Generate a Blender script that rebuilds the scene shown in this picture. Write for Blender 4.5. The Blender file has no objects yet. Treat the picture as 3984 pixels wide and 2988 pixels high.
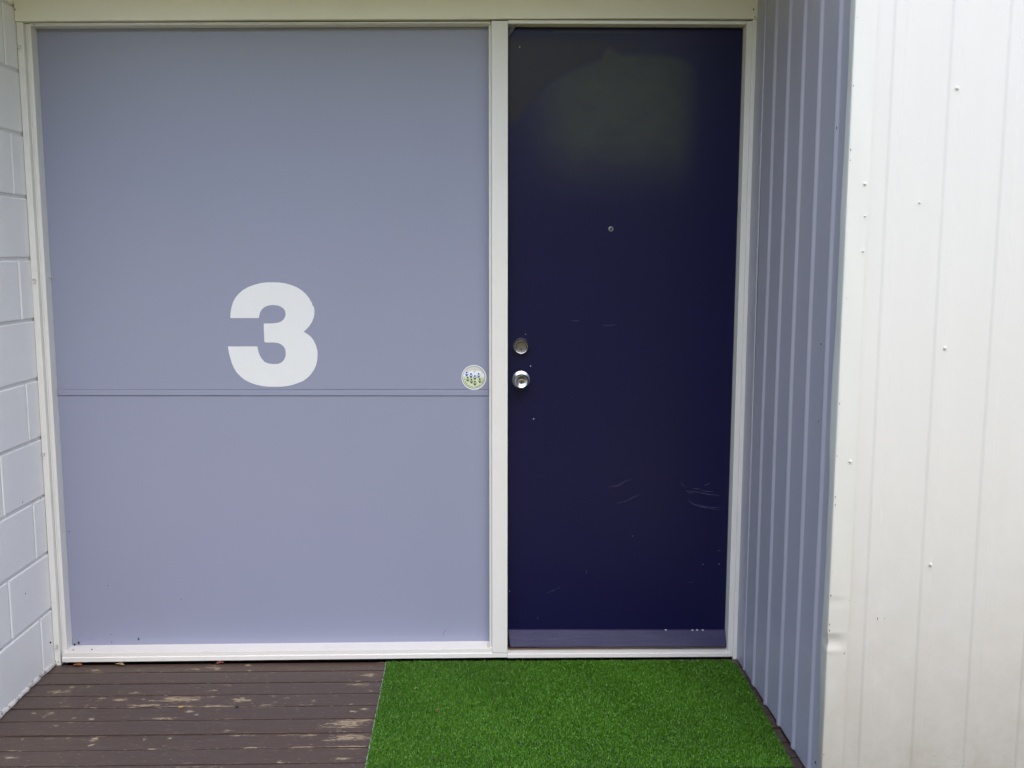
import bpy, bmesh, math, random
import numpy as np
from mathutils import Matrix, Vector

random.seed(7)
rng = np.random.default_rng(11)
scene = bpy.context.scene
C = scene.collection

# ------------------------------------------------------------------ camera
CAM = Vector((0.0, -3.3582, 1.4198)); YAW, PIT, ROLL = 0.0267, 0.1298, 0.0015
r0 = Vector((math.cos(YAW), -math.sin(YAW), 0))
fw = Vector((math.sin(YAW) * math.cos(PIT), math.cos(YAW) * math.cos(PIT), -math.sin(PIT)))
u0 = Vector((math.sin(YAW) * math.sin(PIT), math.cos(YAW) * math.sin(PIT), math.cos(PIT)))
rt = r0 * math.cos(ROLL) + u0 * math.sin(ROLL)
up = -r0 * math.sin(ROLL) + u0 * math.cos(ROLL)
cd = bpy.data.cameras.new('camera'); cam = bpy.data.objects.new('camera', cd); C.objects.link(cam)
cd.sensor_width = 36.0; cd.sensor_fit = 'HORIZONTAL'; cd.lens = 3888.15 / 3984 * 36.0
cd.clip_start = 0.05; cd.clip_end = 400
cam.matrix_world = Matrix(((rt.x, up.x, -fw.x, CAM.x), (rt.y, up.y, -fw.y, CAM.y), (rt.z, up.z, -fw.z, CAM.z), (0, 0, 0, 1)))
scene.camera = cam

# ------------------------------------------------------------------ sky, sun, exposure
SUN_EL, SUN_AZ = math.radians(54), math.radians(172)     # bright overcast; azimuth from +Y towards +X: the light comes from high in front
w = bpy.data.worlds.new('World'); scene.world = w; w.use_nodes = True
nt = w.node_tree; nt.nodes.clear()
sky = nt.nodes.new('ShaderNodeTexSky'); sky.sky_type = 'NISHITA'; sky.sun_disc = False
sky.sun_elevation = SUN_EL; sky.sun_rotation = SUN_AZ
sky.air_density = 1.0; sky.dust_density = 2.2; sky.ozone_density = 1.0
bg = nt.nodes.new('ShaderNodeBackground'); bg.inputs[1].default_value = 0.15
ow = nt.nodes.new('ShaderNodeOutputWorld')
nt.links.new(sky.outputs[0], bg.inputs[0]); nt.links.new(bg.outputs[0], ow.inputs[0])
sd = bpy.data.lights.new('sun', 'SUN'); sd.energy = 0.5; sd.angle = math.radians(120); sd.color = (1.0, 0.99, 0.98)
so = bpy.data.objects.new('sun', sd); C.objects.link(so)
sdir = Vector((math.sin(SUN_AZ) * math.cos(SUN_EL), math.cos(SUN_AZ) * math.cos(SUN_EL), math.sin(SUN_EL)))
so.rotation_euler = sdir.to_track_quat('Z', 'Y').to_euler(); so.location = (0, 0, 12)
scene.view_settings.view_transform = 'Standard'; scene.view_settings.look = 'None'
scene.view_settings.exposure = 1.36; scene.view_settings.gamma = 1.0; scene.view_settings.use_curve_mapping = False
scene.cycles.max_bounces = 8; scene.cycles.diffuse_bounces = 5; scene.cycles.caustics_reflective = False
scene.cycles.use_denoising = True

# outlines measured on the panel, deck and door (metres)
THREE=[(-0.8656, 1.2013), (-0.8641, 1.217), (-0.8604, 1.2363), (-0.855, 1.2532), (-0.846, 1.27), (-0.8336, 1.2844), (-0.8188, 1.2964), (-0.8017, 1.3061), (-0.7823, 1.3133), (-0.7606, 1.3193), (-0.739, 1.3219), (-0.7198, 1.3224), (-0.6983, 1.3217), (-0.6768, 1.3186), (-0.6578, 1.3133), (-0.6388, 1.3057), (-0.6222, 1.2953), (-0.6082, 1.2826), (-0.5977, 1.2689), (-0.5915, 1.2575), (-0.5878, 1.2513), (-0.587, 1.2435), (-0.5827, 1.2407), (-0.5806, 1.2291), (-0.5809, 1.2157), (-0.5837, 1.2024), (-0.59, 1.1879), (-0.5988, 1.1745), (-0.61, 1.1624), (-0.6191, 1.1549), (-0.6067, 1.1471), (-0.5949, 1.1374), (-0.5855, 1.1247), (-0.5787, 1.1088), (-0.5742, 1.093), (-0.5733, 1.0783), (-0.575, 1.0587), (-0.579, 1.0416), (-0.5867, 1.0244), (-0.598, 1.0084), (-0.6105, 0.9962), (-0.6199, 0.9895), (-0.6219, 0.9871), (-0.6401, 0.9795), (-0.6597, 0.9726), (-0.6768, 0.9685), (-0.6987, 0.9661), (-0.7206, 0.9656), (-0.7448, 0.9662), (-0.7666, 0.9687), (-0.7883, 0.9739), (-0.8074, 0.9811), (-0.8241, 0.9904), (-0.8382, 1.0022), (-0.8499, 1.015), (-0.859, 1.031), (-0.8661, 1.0493), (-0.871, 1.0689), (-0.8745, 1.086), (-0.8765, 1.1025), (-0.8753, 1.1047), (-0.7774, 1.1046), (-0.7749, 1.0907), (-0.7706, 1.0749), (-0.7637, 1.0626), (-0.7539, 1.0511), (-0.7425, 1.0462), (-0.7256, 1.0437), (-0.7086, 1.0447), (-0.6964, 1.0496), (-0.6876, 1.0589), (-0.6825, 1.0711), (-0.6814, 1.0833), (-0.683, 1.0955), (-0.6888, 1.1053), (-0.697, 1.1121), (-0.7066, 1.1163), (-0.721, 1.118), (-0.7487, 1.118), (-0.753, 1.1212), (-0.7533, 1.1826), (-0.7239, 1.1831), (-0.707, 1.185), (-0.6948, 1.1891), (-0.6862, 1.1957), (-0.6804, 1.2049), (-0.6782, 1.2145), (-0.6794, 1.2242), (-0.684, 1.2327), (-0.6934, 1.2399), (-0.7053, 1.244), (-0.7209, 1.2457), (-0.7365, 1.2435), (-0.7487, 1.2387), (-0.7586, 1.2303), (-0.7649, 1.2194), (-0.7685, 1.2049), (-0.7698, 1.2013)]
PEEL=[(-1.394, -0.215, 0.043, 0.0175), (-1.365, -0.18, 0.013, 0.0102), (-1.314, -0.174, 0.013, 0.0154), (-1.358, -0.374, 0.018, 0.0159), (-1.408, -0.371, 0.012, 0.0068), (-1.32, -0.322, 0.033, 0.0057), (-1.343, -0.045, 0.02, 0.0111), (-1.193, -0.224, 0.015, 0.006), (-1.232, -0.268, 0.023, 0.0059), (-1.238, -0.286, 0.017, 0.0049), (-1.173, -0.281, 0.023, 0.012), (-1.214, -0.413, 0.014, 0.0067), (-1.264, -0.438, 0.014, 0.0052), (-1.304, -0.459, 0.012, 0.0095), (-1.279, -0.466, 0.01, 0.0043), (-1.27, -0.41, 0.008, 0.0067), (-1.366, -0.396, 0.008, 0.0054), (-1.264, -0.317, 0.008, 0.0104), (-1.359, -0.298, 0.01, 0.0038), (-1.356, -0.264, 0.013, 0.0039), (-1.153, -0.542, 0.016, 0.0163), (-1.148, -0.578, 0.01, 0.01), (-1.146, -0.524, 0.018, 0.0042), (-1.297, -0.538, 0.008, 0.0041), (-1.351, -0.647, 0.021, 0.0114), (-1.367, -0.533, 0.006, 0.0123), (-1.186, -0.547, 0.018, 0.0033), (-1.236, -0.532, 0.006, 0.0103), (-1.427, -0.388, 0.003, 0.0036), (-1.26, -0.349, 0.005, 0.0065), (-0.977, -0.281, 0.074, 0.0241), (-0.788, -0.288, 0.036, 0.0192), (-1.073, -0.29, 0.019, 0.0072), (-1.083, -0.323, 0.052, 0.0071), (-0.858, -0.333, 0.052, 0.0103), (-0.952, -0.331, 0.042, 0.0038), (-0.994, -0.416, 0.047, 0.008), (-0.933, -0.033, 0.037, 0.0196), (-0.993, -0.045, 0.03, 0.01), (-1.145, -0.228, 0.022, 0.009), (-0.826, -0.016, 0.014, 0.0113), (-0.812, -0.063, 0.008, 0.0099), (-1.056, -0.227, 0.022, 0.0075), (-0.944, -0.167, 0.018, 0.0042), (-0.854, -0.176, 0.015, 0.0078), (-0.893, -0.217, 0.015, 0.0051), (-0.953, -0.195, 0.011, 0.004), (-0.899, -0.392, 0.01, 0.0063), (-0.928, -0.371, 0.012, 0.0092), (-0.737, -0.529, 0.045, 0.0074), (-0.773, -0.503, 0.018, 0.0042), (-0.883, -0.264, 0.019, 0.0049), (-1.008, -0.549, 0.006, 0.0203), (-0.932, -0.537, 0.007, 0.0123), (-1.099, -0.278, 0.011, 0.0073), (-0.68, -0.605, 0.025, 0.0024), (-0.812, -0.711, 0.092, 0.0029), (-1.192, -0.046, 0.011, 0.0056), (-0.876, -0.112, 0.007, 0.0053), (-0.395, -0.108, 0.025, 0.0188), (-0.424, -0.184, 0.037, 0.0205), (-0.726, -0.079, 0.016, 0.0038), (-0.376, -0.233, 0.035, 0.004), (-0.687, -0.263, 0.011, 0.0049), (-0.635, -0.279, 0.011, 0.0048), (-0.608, -0.265, 0.007, 0.0049), (-0.674, -0.307, 0.015, 0.0057), (-0.553, -0.3, 0.015, 0.0072), (-0.697, -0.328, 0.031, 0.0047), (-0.575, -0.328, 0.036, 0.0038), (-0.428, -0.329, 0.008, 0.0085), (-0.382, -0.365, 0.019, 0.0115), (-0.416, -0.381, 0.014, 0.0055), (-0.425, -0.46, 0.067, 0.0259), (-0.377, -0.444, 0.035, 0.0175), (-0.444, -0.486, 0.06, 0.0051), (-0.527, -0.532, 0.033, 0.0082), (-0.582, -0.531, 0.039, 0.0033), (-0.463, -0.566, 0.023, 0.0048), (-0.403, -0.551, 0.069, 0.0204), (-0.406, -0.604, 0.067, 0.0028), (-0.407, -0.619, 0.067, 0.0023), (-0.534, -0.606, 0.035, 0.0024), (-0.583, -0.691, 0.009, 0.0092), (-0.495, -0.699, 0.097, 0.0037), (-0.405, -0.675, 0.021, 0.0094), (-0.367, -0.006, 0.019, 0.0085)]
SCR=[[(0.4271, 0.6111), (0.4466, 0.6149), (0.4641, 0.6176), (0.4795, 0.6295), (0.5086, 0.6413)], [(0.4592, 0.5538), (0.4767, 0.5589), (0.4924, 0.5617), (0.5117, 0.5735), (0.5428, 0.5866)], [(0.679, 0.6298), (0.6891, 0.6186), (0.6991, 0.6105)], [(0.7014, 0.5966), (0.723, 0.5953), (0.7467, 0.5911), (0.7724, 0.5854), (0.798, 0.5821), (0.8217, 0.5792)], [(0.7543, 0.5983), (0.7741, 0.595), (0.7977, 0.5933)], [(0.7227, 0.6064), (0.7542, 0.6023)], [(0.7637, 0.6154), (0.7734, 0.6202), (0.785, 0.6249)], [(0.708, 0.5685), (0.7201, 0.5545), (0.74, 0.5431), (0.7678, 0.5362), (0.7915, 0.5328), (0.8231, 0.5278)], [(0.7359, 0.5504), (0.7637, 0.5402), (0.7913, 0.538), (0.8229, 0.5359)], [(0.2169, 0.2299), (0.2366, 0.2388), (0.2641, 0.252)], [(0.3543, 0.3125), (0.3552, 0.2983)], [(0.1829, 0.1441), (0.1846, 0.1317)], [(0.7173, 0.265), (0.7312, 0.2669)], [(0.8175, 0.3784), (0.8313, 0.3828)], [(0.5936, 0.2003), (0.5996, 0.199)], [(0.7033, 0.5977), (0.7113, 0.5905), (0.7271, 0.5884)]]

# ------------------------------------------------------------------ helpers
def link(o, parent=None):
    C.objects.link(o)
    if parent is not None: o.parent = parent
    return o
def tag(o, label=None, cat=None, group=None, kind=None):
    if label: o['label'] = label
    if cat: o['category'] = cat
    if group: o['group'] = group
    if kind or cat: o['kind'] = kind or 'thing'
    return o
def mesh(name, verts, faces, mat, parent=None, smooth=False):
    me = bpy.data.meshes.new(name); me.from_pydata([tuple(v) for v in verts], [], faces); me.update()
    if smooth: me.polygons.foreach_set('use_smooth', [True] * len(me.polygons))
    me.materials.append(mat)
    return link(bpy.data.objects.new(name, me), parent)
def empty(name, loc):
    o = bpy.data.objects.new(name, None); o.location = loc; o.empty_display_size = 0.1
    return link(o)
def child(root, o):
    """parent o to root keeping world place (root is an unrotated empty or mesh)"""
    o.parent = root; o.matrix_parent_inverse = Matrix.Translation(root.location).inverted()
    return o
def from_bm(name, bm, mat, smooth=False):
    bmesh.ops.recalc_face_normals(bm, faces=bm.faces)
    me = bpy.data.meshes.new(name); bm.to_mesh(me); bm.free()
    if smooth: me.polygons.foreach_set('use_smooth', [True] * len(me.polygons))
    me.materials.append(mat)
    return link(bpy.data.objects.new(name, me))
def hexa(name, c, mat, bev=0.0015, seg=2):
    """c: 8 corners, (x0|x1)(y0|y1)(z0|z1) in binary order"""
    bm = bmesh.new(); v = [bm.verts.new(p) for p in c]
    for f in ((0, 1, 3, 2), (4, 6, 7, 5), (0, 4, 5, 1), (2, 3, 7, 6), (0, 2, 6, 4), (1, 5, 7, 3)): bm.faces.new([v[i] for i in f])
    bmesh.ops.recalc_face_normals(bm, faces=bm.faces)
    if bev: bmesh.ops.bevel(bm, geom=list(bm.edges), offset=bev, segments=seg, affect='EDGES', profile=0.6)
    return from_bm(name, bm, mat)
def box(name, x0, x1, y0, y1, z0, z1, mat, bev=0.0015, seg=2, zt=(0, 0), zb=(0, 0)):
    """zt/zb: extra z at the x0 and x1 end for top/bottom"""
    c = []
    for i, x in enumerate((x0, x1)):
        for y in (y0, y1):
            c += [(x, y, z0 + zb[i]), (x, y, z1 + zt[i])]
    return hexa(name, c, mat, bev, seg)
def strip_grid(name, xs, fn, mat, smooth=True):
    """grid surface fn(i, j) with xs = (ni, nj)"""
    ni, nj = xs
    vs = [fn(i, j) for i in range(ni) for j in range(nj)]
    fs = [(i * nj + j, (i + 1) * nj + j, (i + 1) * nj + j + 1, i * nj + j + 1) for i in range(ni - 1) for j in range(nj - 1)]
    return mesh(name, vs, fs, mat, smooth=smooth)
def prism_x(name, prof, x0, x1, mat, dz0=0.0, dz1=0.0, bev=0.0012):
    """extrude a (y, z) polygon from x0 to x1"""
    bm = bmesh.new()
    a = [bm.verts.new((x0, y, z + dz0)) for y, z in prof]; b = [bm.verts.new((x1, y, z + dz1)) for y, z in prof]
    n = len(prof); bm.faces.new(a); bm.faces.new(list(reversed(b)))
    for i in range(n): bm.faces.new((a[i], b[i], b[(i + 1) % n], a[(i + 1) % n]))
    bmesh.ops.recalc_face_normals(bm, faces=bm.faces)
    if bev: bmesh.ops.bevel(bm, geom=list(bm.edges), offset=bev, segments=2, affect='EDGES', profile=0.6)
    return from_bm(name, bm, mat)
def lathe_y(name, prof, cx, cz, mat, n=40):
    """revolve (r, y) profile about the axis parallel to Y through (cx, cz)"""
    vs, fs = [], []
    for r, y in prof:
        for k in range(n):
            a = 2 * math.pi * k / n; vs.append((cx + r * math.cos(a), y, cz + r * math.sin(a)))
    for i in range(len(prof) - 1):
        for k in range(n):
            k2 = (k + 1) % n; fs.append((i * n + k, i * n + k2, (i + 1) * n + k2, (i + 1) * n + k))
    fs.append(tuple(range(n))); fs.append(tuple((len(prof) - 1) * n + k for k in reversed(range(n))))
    bm = bmesh.new(); bv = [bm.verts.new(v) for v in vs]
    for f in fs: bm.faces.new([bv[i] for i in f])
    o = from_bm(name, bm, mat); me = o.data
    me.polygons.foreach_set('use_smooth', [len(p.vertices) == 4 for p in me.polygons])
    try: me.set_sharp_from_angle(angle=math.radians(32))
    except Exception: pass
    return o
def flat_poly(name, pts, y, th, mat):
    """closed outline in the XZ plane, front face at y, thickness th towards +Y"""
    bm = bmesh.new()
    f = bm.faces.new([bm.verts.new((x, y, z)) for x, z in pts])
    g = bmesh.ops.extrude_face_region(bm, geom=[f])
    bmesh.ops.translate(bm, verts=[v for v in g['geom'] if isinstance(v, bmesh.types.BMVert)], vec=(0, th, 0))
    bmesh.ops.triangulate(bm, faces=[q for q in bm.faces if len(q.verts) > 4])
    return from_bm(name, bm, mat)
def interp(t, xs, ys): return float(np.interp(t, xs, ys))

# ------------------------------------------------------------------ materials
class M:
    def __init__(s, name, base, rough=0.5, metal=0.0, spec=0.5):
        s.m = bpy.data.materials.new(name); s.m.use_nodes = True; s.nt = s.m.node_tree
        s.b = s.nt.nodes['Principled BSDF']
        s.b.inputs['Base Color'].default_value = (*base, 1); s.b.inputs['Roughness'].default_value = rough
        s.b.inputs['Metallic'].default_value = metal; s.b.inputs['Specular IOR Level'].default_value = spec
        s.tc = s.n('ShaderNodeTexCoord'); s.src = s.n('ShaderNodeNewGeometry').outputs['Position']; s.col = None; s.base = base; s.nrm = None
        s.m.diffuse_color = (*base, 1)
    def n(s, t, **kw):
        nd = s.nt.nodes.new(t)
        for k, v in kw.items(): setattr(nd, k, v)
        return nd
    def l(s, a, b): s.nt.links.new(a, b)
    def noise(s, scale, detail=3, rough=0.55, stretch=(1, 1, 1), dist=0.0, off=(0, 0, 0)):
        mp = s.n('ShaderNodeMapping'); mp.inputs['Scale'].default_value = stretch; mp.inputs['Location'].default_value = off
        s.l(s.src, mp.inputs[0])
        t = s.n('ShaderNodeTexNoise'); t.inputs['Scale'].default_value = scale; t.inputs['Detail'].default_value = detail
        t.inputs['Roughness'].default_value = rough; t.inputs['Distortion'].default_value = dist
        s.l(mp.outputs[0], t.inputs['Vector']); return t.outputs[0]
    def ramp(s, src, a, b, va=0.0, vb=1.0):
        r = s.n('ShaderNodeMapRange'); r.clamp = True
        for i, v in zip((1, 2, 3, 4), (a, b, va, vb)): r.inputs[i].default_value = v
        s.l(src, r.inputs[0]); return r.outputs[0]
    def math(s, op, a, b):
        r = s.n('ShaderNodeMath', operation=op)
        for i, v in enumerate((a, b)):
            if isinstance(v, (int, float)): r.inputs[i].default_value = v
            else: s.l(v, r.inputs[i])
        return r.outputs[0]
    def mix(s, fac, color):
        """blend the running colour towards color by fac"""
        r = s.n('ShaderNodeMix', data_type='RGBA')
        if isinstance(fac, (int, float)): r.inputs[0].default_value = fac
        else: s.l(fac, r.inputs[0])
        if s.col is None: r.inputs[6].default_value = (*s.base, 1)
        else: s.l(s.col, r.inputs[6])
        if isinstance(color, tuple): r.inputs[7].default_value = (*color, 1)
        else: s.l(color, r.inputs[7])
        s.col = r.outputs[2]; s.l(s.col, s.b.inputs['Base Color']); return s
    def vary(s, scale, amt, detail=3, stretch=(1, 1, 1)):
        """gentle lightness variation"""
        k = s.ramp(s.noise(scale, detail, 0.6, stretch), 0.3, 0.7)
        return s.mix(s.math('MULTIPLY', k, amt), tuple(min(1, c * 0.6) for c in s.base))
    def bump(s, h, dist, strength=1.0):
        b = s.n('ShaderNodeBump'); b.inputs['Strength'].default_value = strength; b.inputs['Distance'].default_value = dist
        s.l(h, b.inputs['Height'])
        if s.nrm: s.l(s.nrm, b.inputs['Normal'])
        s.nrm = b.outputs[0]; s.l(s.nrm, s.b.inputs['Normal']); return s
    def rough(s, src): s.l(src, s.b.inputs['Roughness']); return s
    def attr(s, name):
        a = s.n('ShaderNodeAttribute'); a.attribute_name = name; return a.outputs['Fac']

mx = M('white_frame_paint', (0.76, 0.755, 0.72), 0.38)
mx.vary(5, 0.10).vary(60, 0.06)
mx.mix(mx.ramp(mx.noise(34, 5, 0.7, (1, 1, 1)), 0.70, 0.745, 0, 0.55), (0.42, 0.38, 0.31))
mx.bump(mx.noise(240, 3, 0.6, (1, 1, 0.25)), 0.0006, 0.5).bump(mx.noise(14, 2), 0.0025, 0.35); WHITE = mx.m
mx = M('white_lintel_paint', (0.82, 0.80, 0.69), 0.42)
mx.vary(3, 0.10); mx.bump(mx.noise(300, 3), 0.0005, 0.4).bump(mx.noise(9, 2), 0.003, 0.25); LINTEL = mx.m
mx = M('painted_block', (0.88, 0.88, 0.87), 0.5)
mx.vary(4, 0.12).vary(90, 0.05)
mx.mix(mx.ramp(mx.noise(75, 4, 0.7), 0.735, 0.75, 0, 0.8), (0.16, 0.14, 0.12))
mx.bump(mx.noise(130, 5, 0.65), 0.0022, 0.6).bump(mx.noise(26, 3), 0.002, 0.4); BLOCK = mx.m
mx = M('painted_mortar', (0.70, 0.70, 0.695), 0.55)
mx.mix(mx.ramp(mx.noise(18, 4, 0.6), 0.62, 0.72, 0, 0.5), (0.30, 0.27, 0.24)); mx.bump(mx.noise(160, 4, 0.6), 0.002, 0.7); MORTAR = mx.m
mx = M('lavender_panel_paint', (0.278, 0.297, 0.405), 0.36)
mx.vary(1.6, 0.06).vary(400, 0.04)
mx.mix(mx.ramp(mx.noise(42, 4, 0.7), 0.765, 0.775, 0, 0.5), (0.10, 0.10, 0.13))
mx.bump(mx.noise(520, 2), 0.00025, 0.5).bump(mx.noise(2.2, 2), 0.010, 0.18); LAV = mx.m
mx = M('lavender_metal_paint', (0.360, 0.362, 0.442), 0.42)
mx.vary(2.5, 0.08, stretch=(1, 1, 0.3)); mx.bump(mx.noise(420, 2), 0.0002, 0.4).bump(mx.noise(3, 2, stretch=(1, 1, 0.4)), 0.006, 0.2)
mx.rough(mx.ramp(mx.noise(7, 3), 0.3, 0.7, 0.36, 0.5)); LAVMETAL = mx.m
def sheet_paint(name, base, chips):
    """white sheet paint with a film of painted light falloff and splash dirt that thickens towards the foot of the wall"""
    mx = M(name, base, 0.45)
    zc = mx.n('ShaderNodeSeparateXYZ'); mx.l(mx.src, zc.inputs[0])
    low = mx.ramp(zc.outputs[2], 0.0, 1.35, 1.0, 0.0)
    mx.vary(2.2, 0.06, stretch=(1, 1, 0.35)).vary(26, 0.05, stretch=(1, 1, 0.08))
    film = mx.math('MULTIPLY', mx.math('MULTIPLY', low, low), mx.ramp(mx.noise(11, 6, 0.7), 0.2, 0.8, 0.55, 1.0))
    mx.mix(mx.math('MULTIPLY', film, 0.95), (0.33, 0.298, 0.222))  # fading light towards the foot painted in as tan, with some dirt
    foot = mx.ramp(zc.outputs[2], 0.0, 0.30, 0.11, 0.0)
    mx.mix(mx.math('MULTIPLY', mx.ramp(mx.math('ADD', mx.noise(150, 3, 0.75, off=(5, 2, 1)), foot), 0.735, 0.76), 0.6), (0.20, 0.16, 0.11))
    if chips: mx.mix(mx.ramp(mx.noise(60, 4, 0.75, (1, 1, 0.35)), 0.72, 0.735, 0, 0.8), (0.12, 0.11, 0.09))
    mx.bump(mx.noise(330, 3), 0.0006, 0.45).bump(mx.noise(5, 2, stretch=(1, 1, 0.5)), 0.004, 0.25)
    return mx.m
SHEET = sheet_paint('white_sheet_paint', (0.645, 0.645, 0.635), False)
FLASH = sheet_paint('flashing_paint', (0.645, 0.655, 0.635), True)
mx = M('numeral_paint', (0.74, 0.76, 0.77), 0.5); mx.vary(30, 0.05); mx.bump(mx.noise(420, 2), 0.0003, 0.5); NUM = mx.m
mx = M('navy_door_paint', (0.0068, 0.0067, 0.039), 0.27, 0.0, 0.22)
du = mx.attr('reflection_dust'); fine = mx.ramp(mx.noise(9, 5, 0.65, (1, 1, 1.6)), 0.25, 0.75, 0.55, 1.0)  # olive patch: mirrored trees painted into the colour, along with a dust smear
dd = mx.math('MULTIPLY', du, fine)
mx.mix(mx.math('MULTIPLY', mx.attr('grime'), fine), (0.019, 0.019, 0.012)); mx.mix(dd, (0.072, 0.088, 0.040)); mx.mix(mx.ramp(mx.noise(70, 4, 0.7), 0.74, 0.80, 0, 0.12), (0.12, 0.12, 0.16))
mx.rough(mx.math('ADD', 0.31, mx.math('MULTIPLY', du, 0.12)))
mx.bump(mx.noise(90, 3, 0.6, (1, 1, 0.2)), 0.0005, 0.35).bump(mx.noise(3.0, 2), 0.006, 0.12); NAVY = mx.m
mx = M('worn_navy_board_paint', (0.019, 0.019, 0.068), 0.5, 0.0, 0.3)
mx.mix(mx.ramp(mx.noise(30, 5, 0.7, (0.25, 1, 1)), 0.45, 0.75, 0, 0.7), (0.040, 0.040, 0.092))
mx.mix(mx.ramp(mx.noise(60, 5, 0.7, (0.2, 1, 1), off=(4, 0, 2)), 0.70, 0.73, 0, 0.7), (0.20, 0.20, 0.26))
mx.bump(mx.noise(70, 5, 0.7, (0.12, 1, 1)), 0.002, 0.8); NAVYBOARD = mx.m
mx = M('scratch_mark', (0.13, 0.13, 0.21), 0.7); SCRATCH = mx.m
mx = M('chip_primer', (0.62, 0.62, 0.60), 0.7); CHIP = mx.m
mx = M('satin_chrome', (0.56, 0.56, 0.57), 0.24, 1.0); mx.bump(mx.noise(300, 2), 0.0001, 0.3); CHROME = mx.m
mx = M('dull_chrome', (0.40, 0.40, 0.42), 0.36, 1.0); DULL = mx.m
mx = M('nickel_face', (0.20, 0.178, 0.155), 0.42, 1.0); mx.bump(mx.noise(200, 2), 0.0002, 0.4); NICKEL = mx.m
mx = M('keyway_dark', (0.010, 0.008, 0.006), 0.7); DARK = mx.m
mx = M('door_lens', (0.05, 0.05, 0.05), 0.05); LENS = mx.m
mx = M('black_dirt', (0.008, 0.007, 0.008), 0.6); SPECK = mx.m
mx = M('brown_timber', (0.20, 0.135, 0.075), 0.6); mx.vary(30, 0.5, stretch=(0.1, 1, 1)); BROWN = mx.m
mx = M('painted_hook', (0.60, 0.57, 0.52), 0.5); mx.mix(mx.ramp(mx.noise(300, 2), 0.5, 0.6, 0, 0.6), (0.20, 0.13, 0.09)); HOOK = mx.m
mx = M('sticker_white', (0.80, 0.82, 0.84), 0.35); ST_W = mx.m
mx = M('sticker_grey', (0.60, 0.62, 0.56), 0.35); ST_TOP = mx.m
mx = M('sticker_green', (0.66, 0.72, 0.50), 0.35); ST_G = mx.m
mx = M('sticker_line', (0.10, 0.11, 0.11), 0.4); ST_L = mx.m
mx = M('sticker_blue', (0.035, 0.12, 0.48), 0.35); ST_B = mx.m
mx = M('sticker_figure_green', (0.05, 0.115, 0.055), 0.35); ST_F = mx.m
mx = M('sticker_text', (0.13, 0.12, 0.03), 0.4); ST_T = mx.m
mx = M('deck_stain', (0.070, 0.044, 0.033), 0.5)
mx.mix(mx.ramp(mx.noise(3.2, 4, 0.6, (0.4, 1, 1)), 0.35, 0.70, 0, 0.55), (0.060, 0.044, 0.035))
mx.mix(mx.ramp(mx.noise(60, 4, 0.65, (0.12, 1, 1)), 0.45, 0.75, 0, 0.5), (0.042, 0.029, 0.026))
mx.mix(mx.ramp(mx.noise(26, 5, 0.7, (0.3, 1, 1), off=(2, 5, 0)), 0.60, 0.72, 0, 0.35), (0.115, 0.098, 0.088))
we = mx.attr('wear')
n1 = mx.noise(85, 6, 0.8, (0.20, 1, 1), 1.0); n2 = mx.noise(190, 4, 0.75, (0.28, 1, 1), 0.5, (9, 3, 0))
pk = mx.math('ADD', mx.math('MULTIPLY', we, 0.182), mx.math('ADD', mx.math('MULTIPLY', n1, 0.62), mx.math('MULTIPLY', n2, 0.38)))
peel = mx.ramp(pk, 0.640, 0.665)
mx.mix(mx.math('MULTIPLY', peel, 0.95), (0.30, 0.235, 0.155))
small = mx.ramp(mx.noise(115, 3, 0.75, (0.42, 1, 1), 0.4, (1, 8, 0)), 0.628, 0.655); mx.mix(mx.math('MULTIPLY', small, 0.5), (0.27, 0.22, 0.18))
mx.rough(mx.ramp(peel, 0, 1, 0.46, 0.8))
mx.bump(mx.math('SUBTRACT', mx.noise(80, 4, 0.6, (0.08, 1, 1)), mx.math('MULTIPLY', peel, 0.6)), 0.0012, 0.6); DECK = mx.m
mx = M('deck_underside', (0.02, 0.017, 0.015), 0.9); UNDER = mx.m
mx = M('turf_blade', (0.045, 0.17, 0.018), 0.42)
ti = mx.attr('tint'); cr = mx.n('ShaderNodeValToRGB'); e = cr.color_ramp.elements
e[0].position = 0.0; e[0].color = (0.020, 0.080, 0.003, 1); e[1].position = 1.0; e[1].color = (0.14, 0.33, 0.04, 1)
q = e.new(0.62); q.color = (0.060, 0.186, 0.002, 1); q = e.new(0.88); q.color = (0.075, 0.235, 0.010, 1)
mx.l(ti, cr.inputs[0]); mx.l(cr.outputs[0], mx.b.inputs['Base Color']); TURF = mx.m
mx = M('turf_backing', (0.008, 0.030, 0.006), 0.9); BACK = mx.m
mx = M('ceiling_paint', (0.80, 0.79, 0.73), 0.6); mx.vary(3, 0.1); CEIL = mx.m
mx = M('inner_dark', (0.05, 0.045, 0.04), 0.9); INNER = mx.m
mx = M('lawn_grass', (0.135, 0.135, 0.048), 0.9); mx.vary(0.6, 0.5).vary(14, 0.4); mx.bump(mx.noise(40, 4), 0.03, 0.7); LAWN = mx.m
mx = M('leaf_green', (0.055, 0.115, 0.022), 0.5)
oi = mx.n('ShaderNodeTexNoise'); oi.inputs['Scale'].default_value = 2.5; mx.l(mx.tc.outputs['Object'], oi.inputs['Vector'])
mx.mix(mx.ramp(oi.outputs[0], 0.35, 0.65, 0, 0.8), (0.10, 0.16, 0.03)); mx.b.inputs['Transmission Weight'].default_value = 0.0; LEAF = mx.m
mx = M('bark', (0.12, 0.09, 0.065), 0.9); mx.bump(mx.noise(20, 4, 0.6, (1, 1, 0.2)), 0.02, 0.8); BARK = mx.m
mx = M('dry_leaf_orange', (0.28, 0.10, 0.035), 0.6); mx.vary(90, 0.5); DL1 = mx.m
mx = M('dry_leaf_tan', (0.30, 0.235, 0.12), 0.6); mx.vary(90, 0.4); DL2 = mx.m
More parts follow.
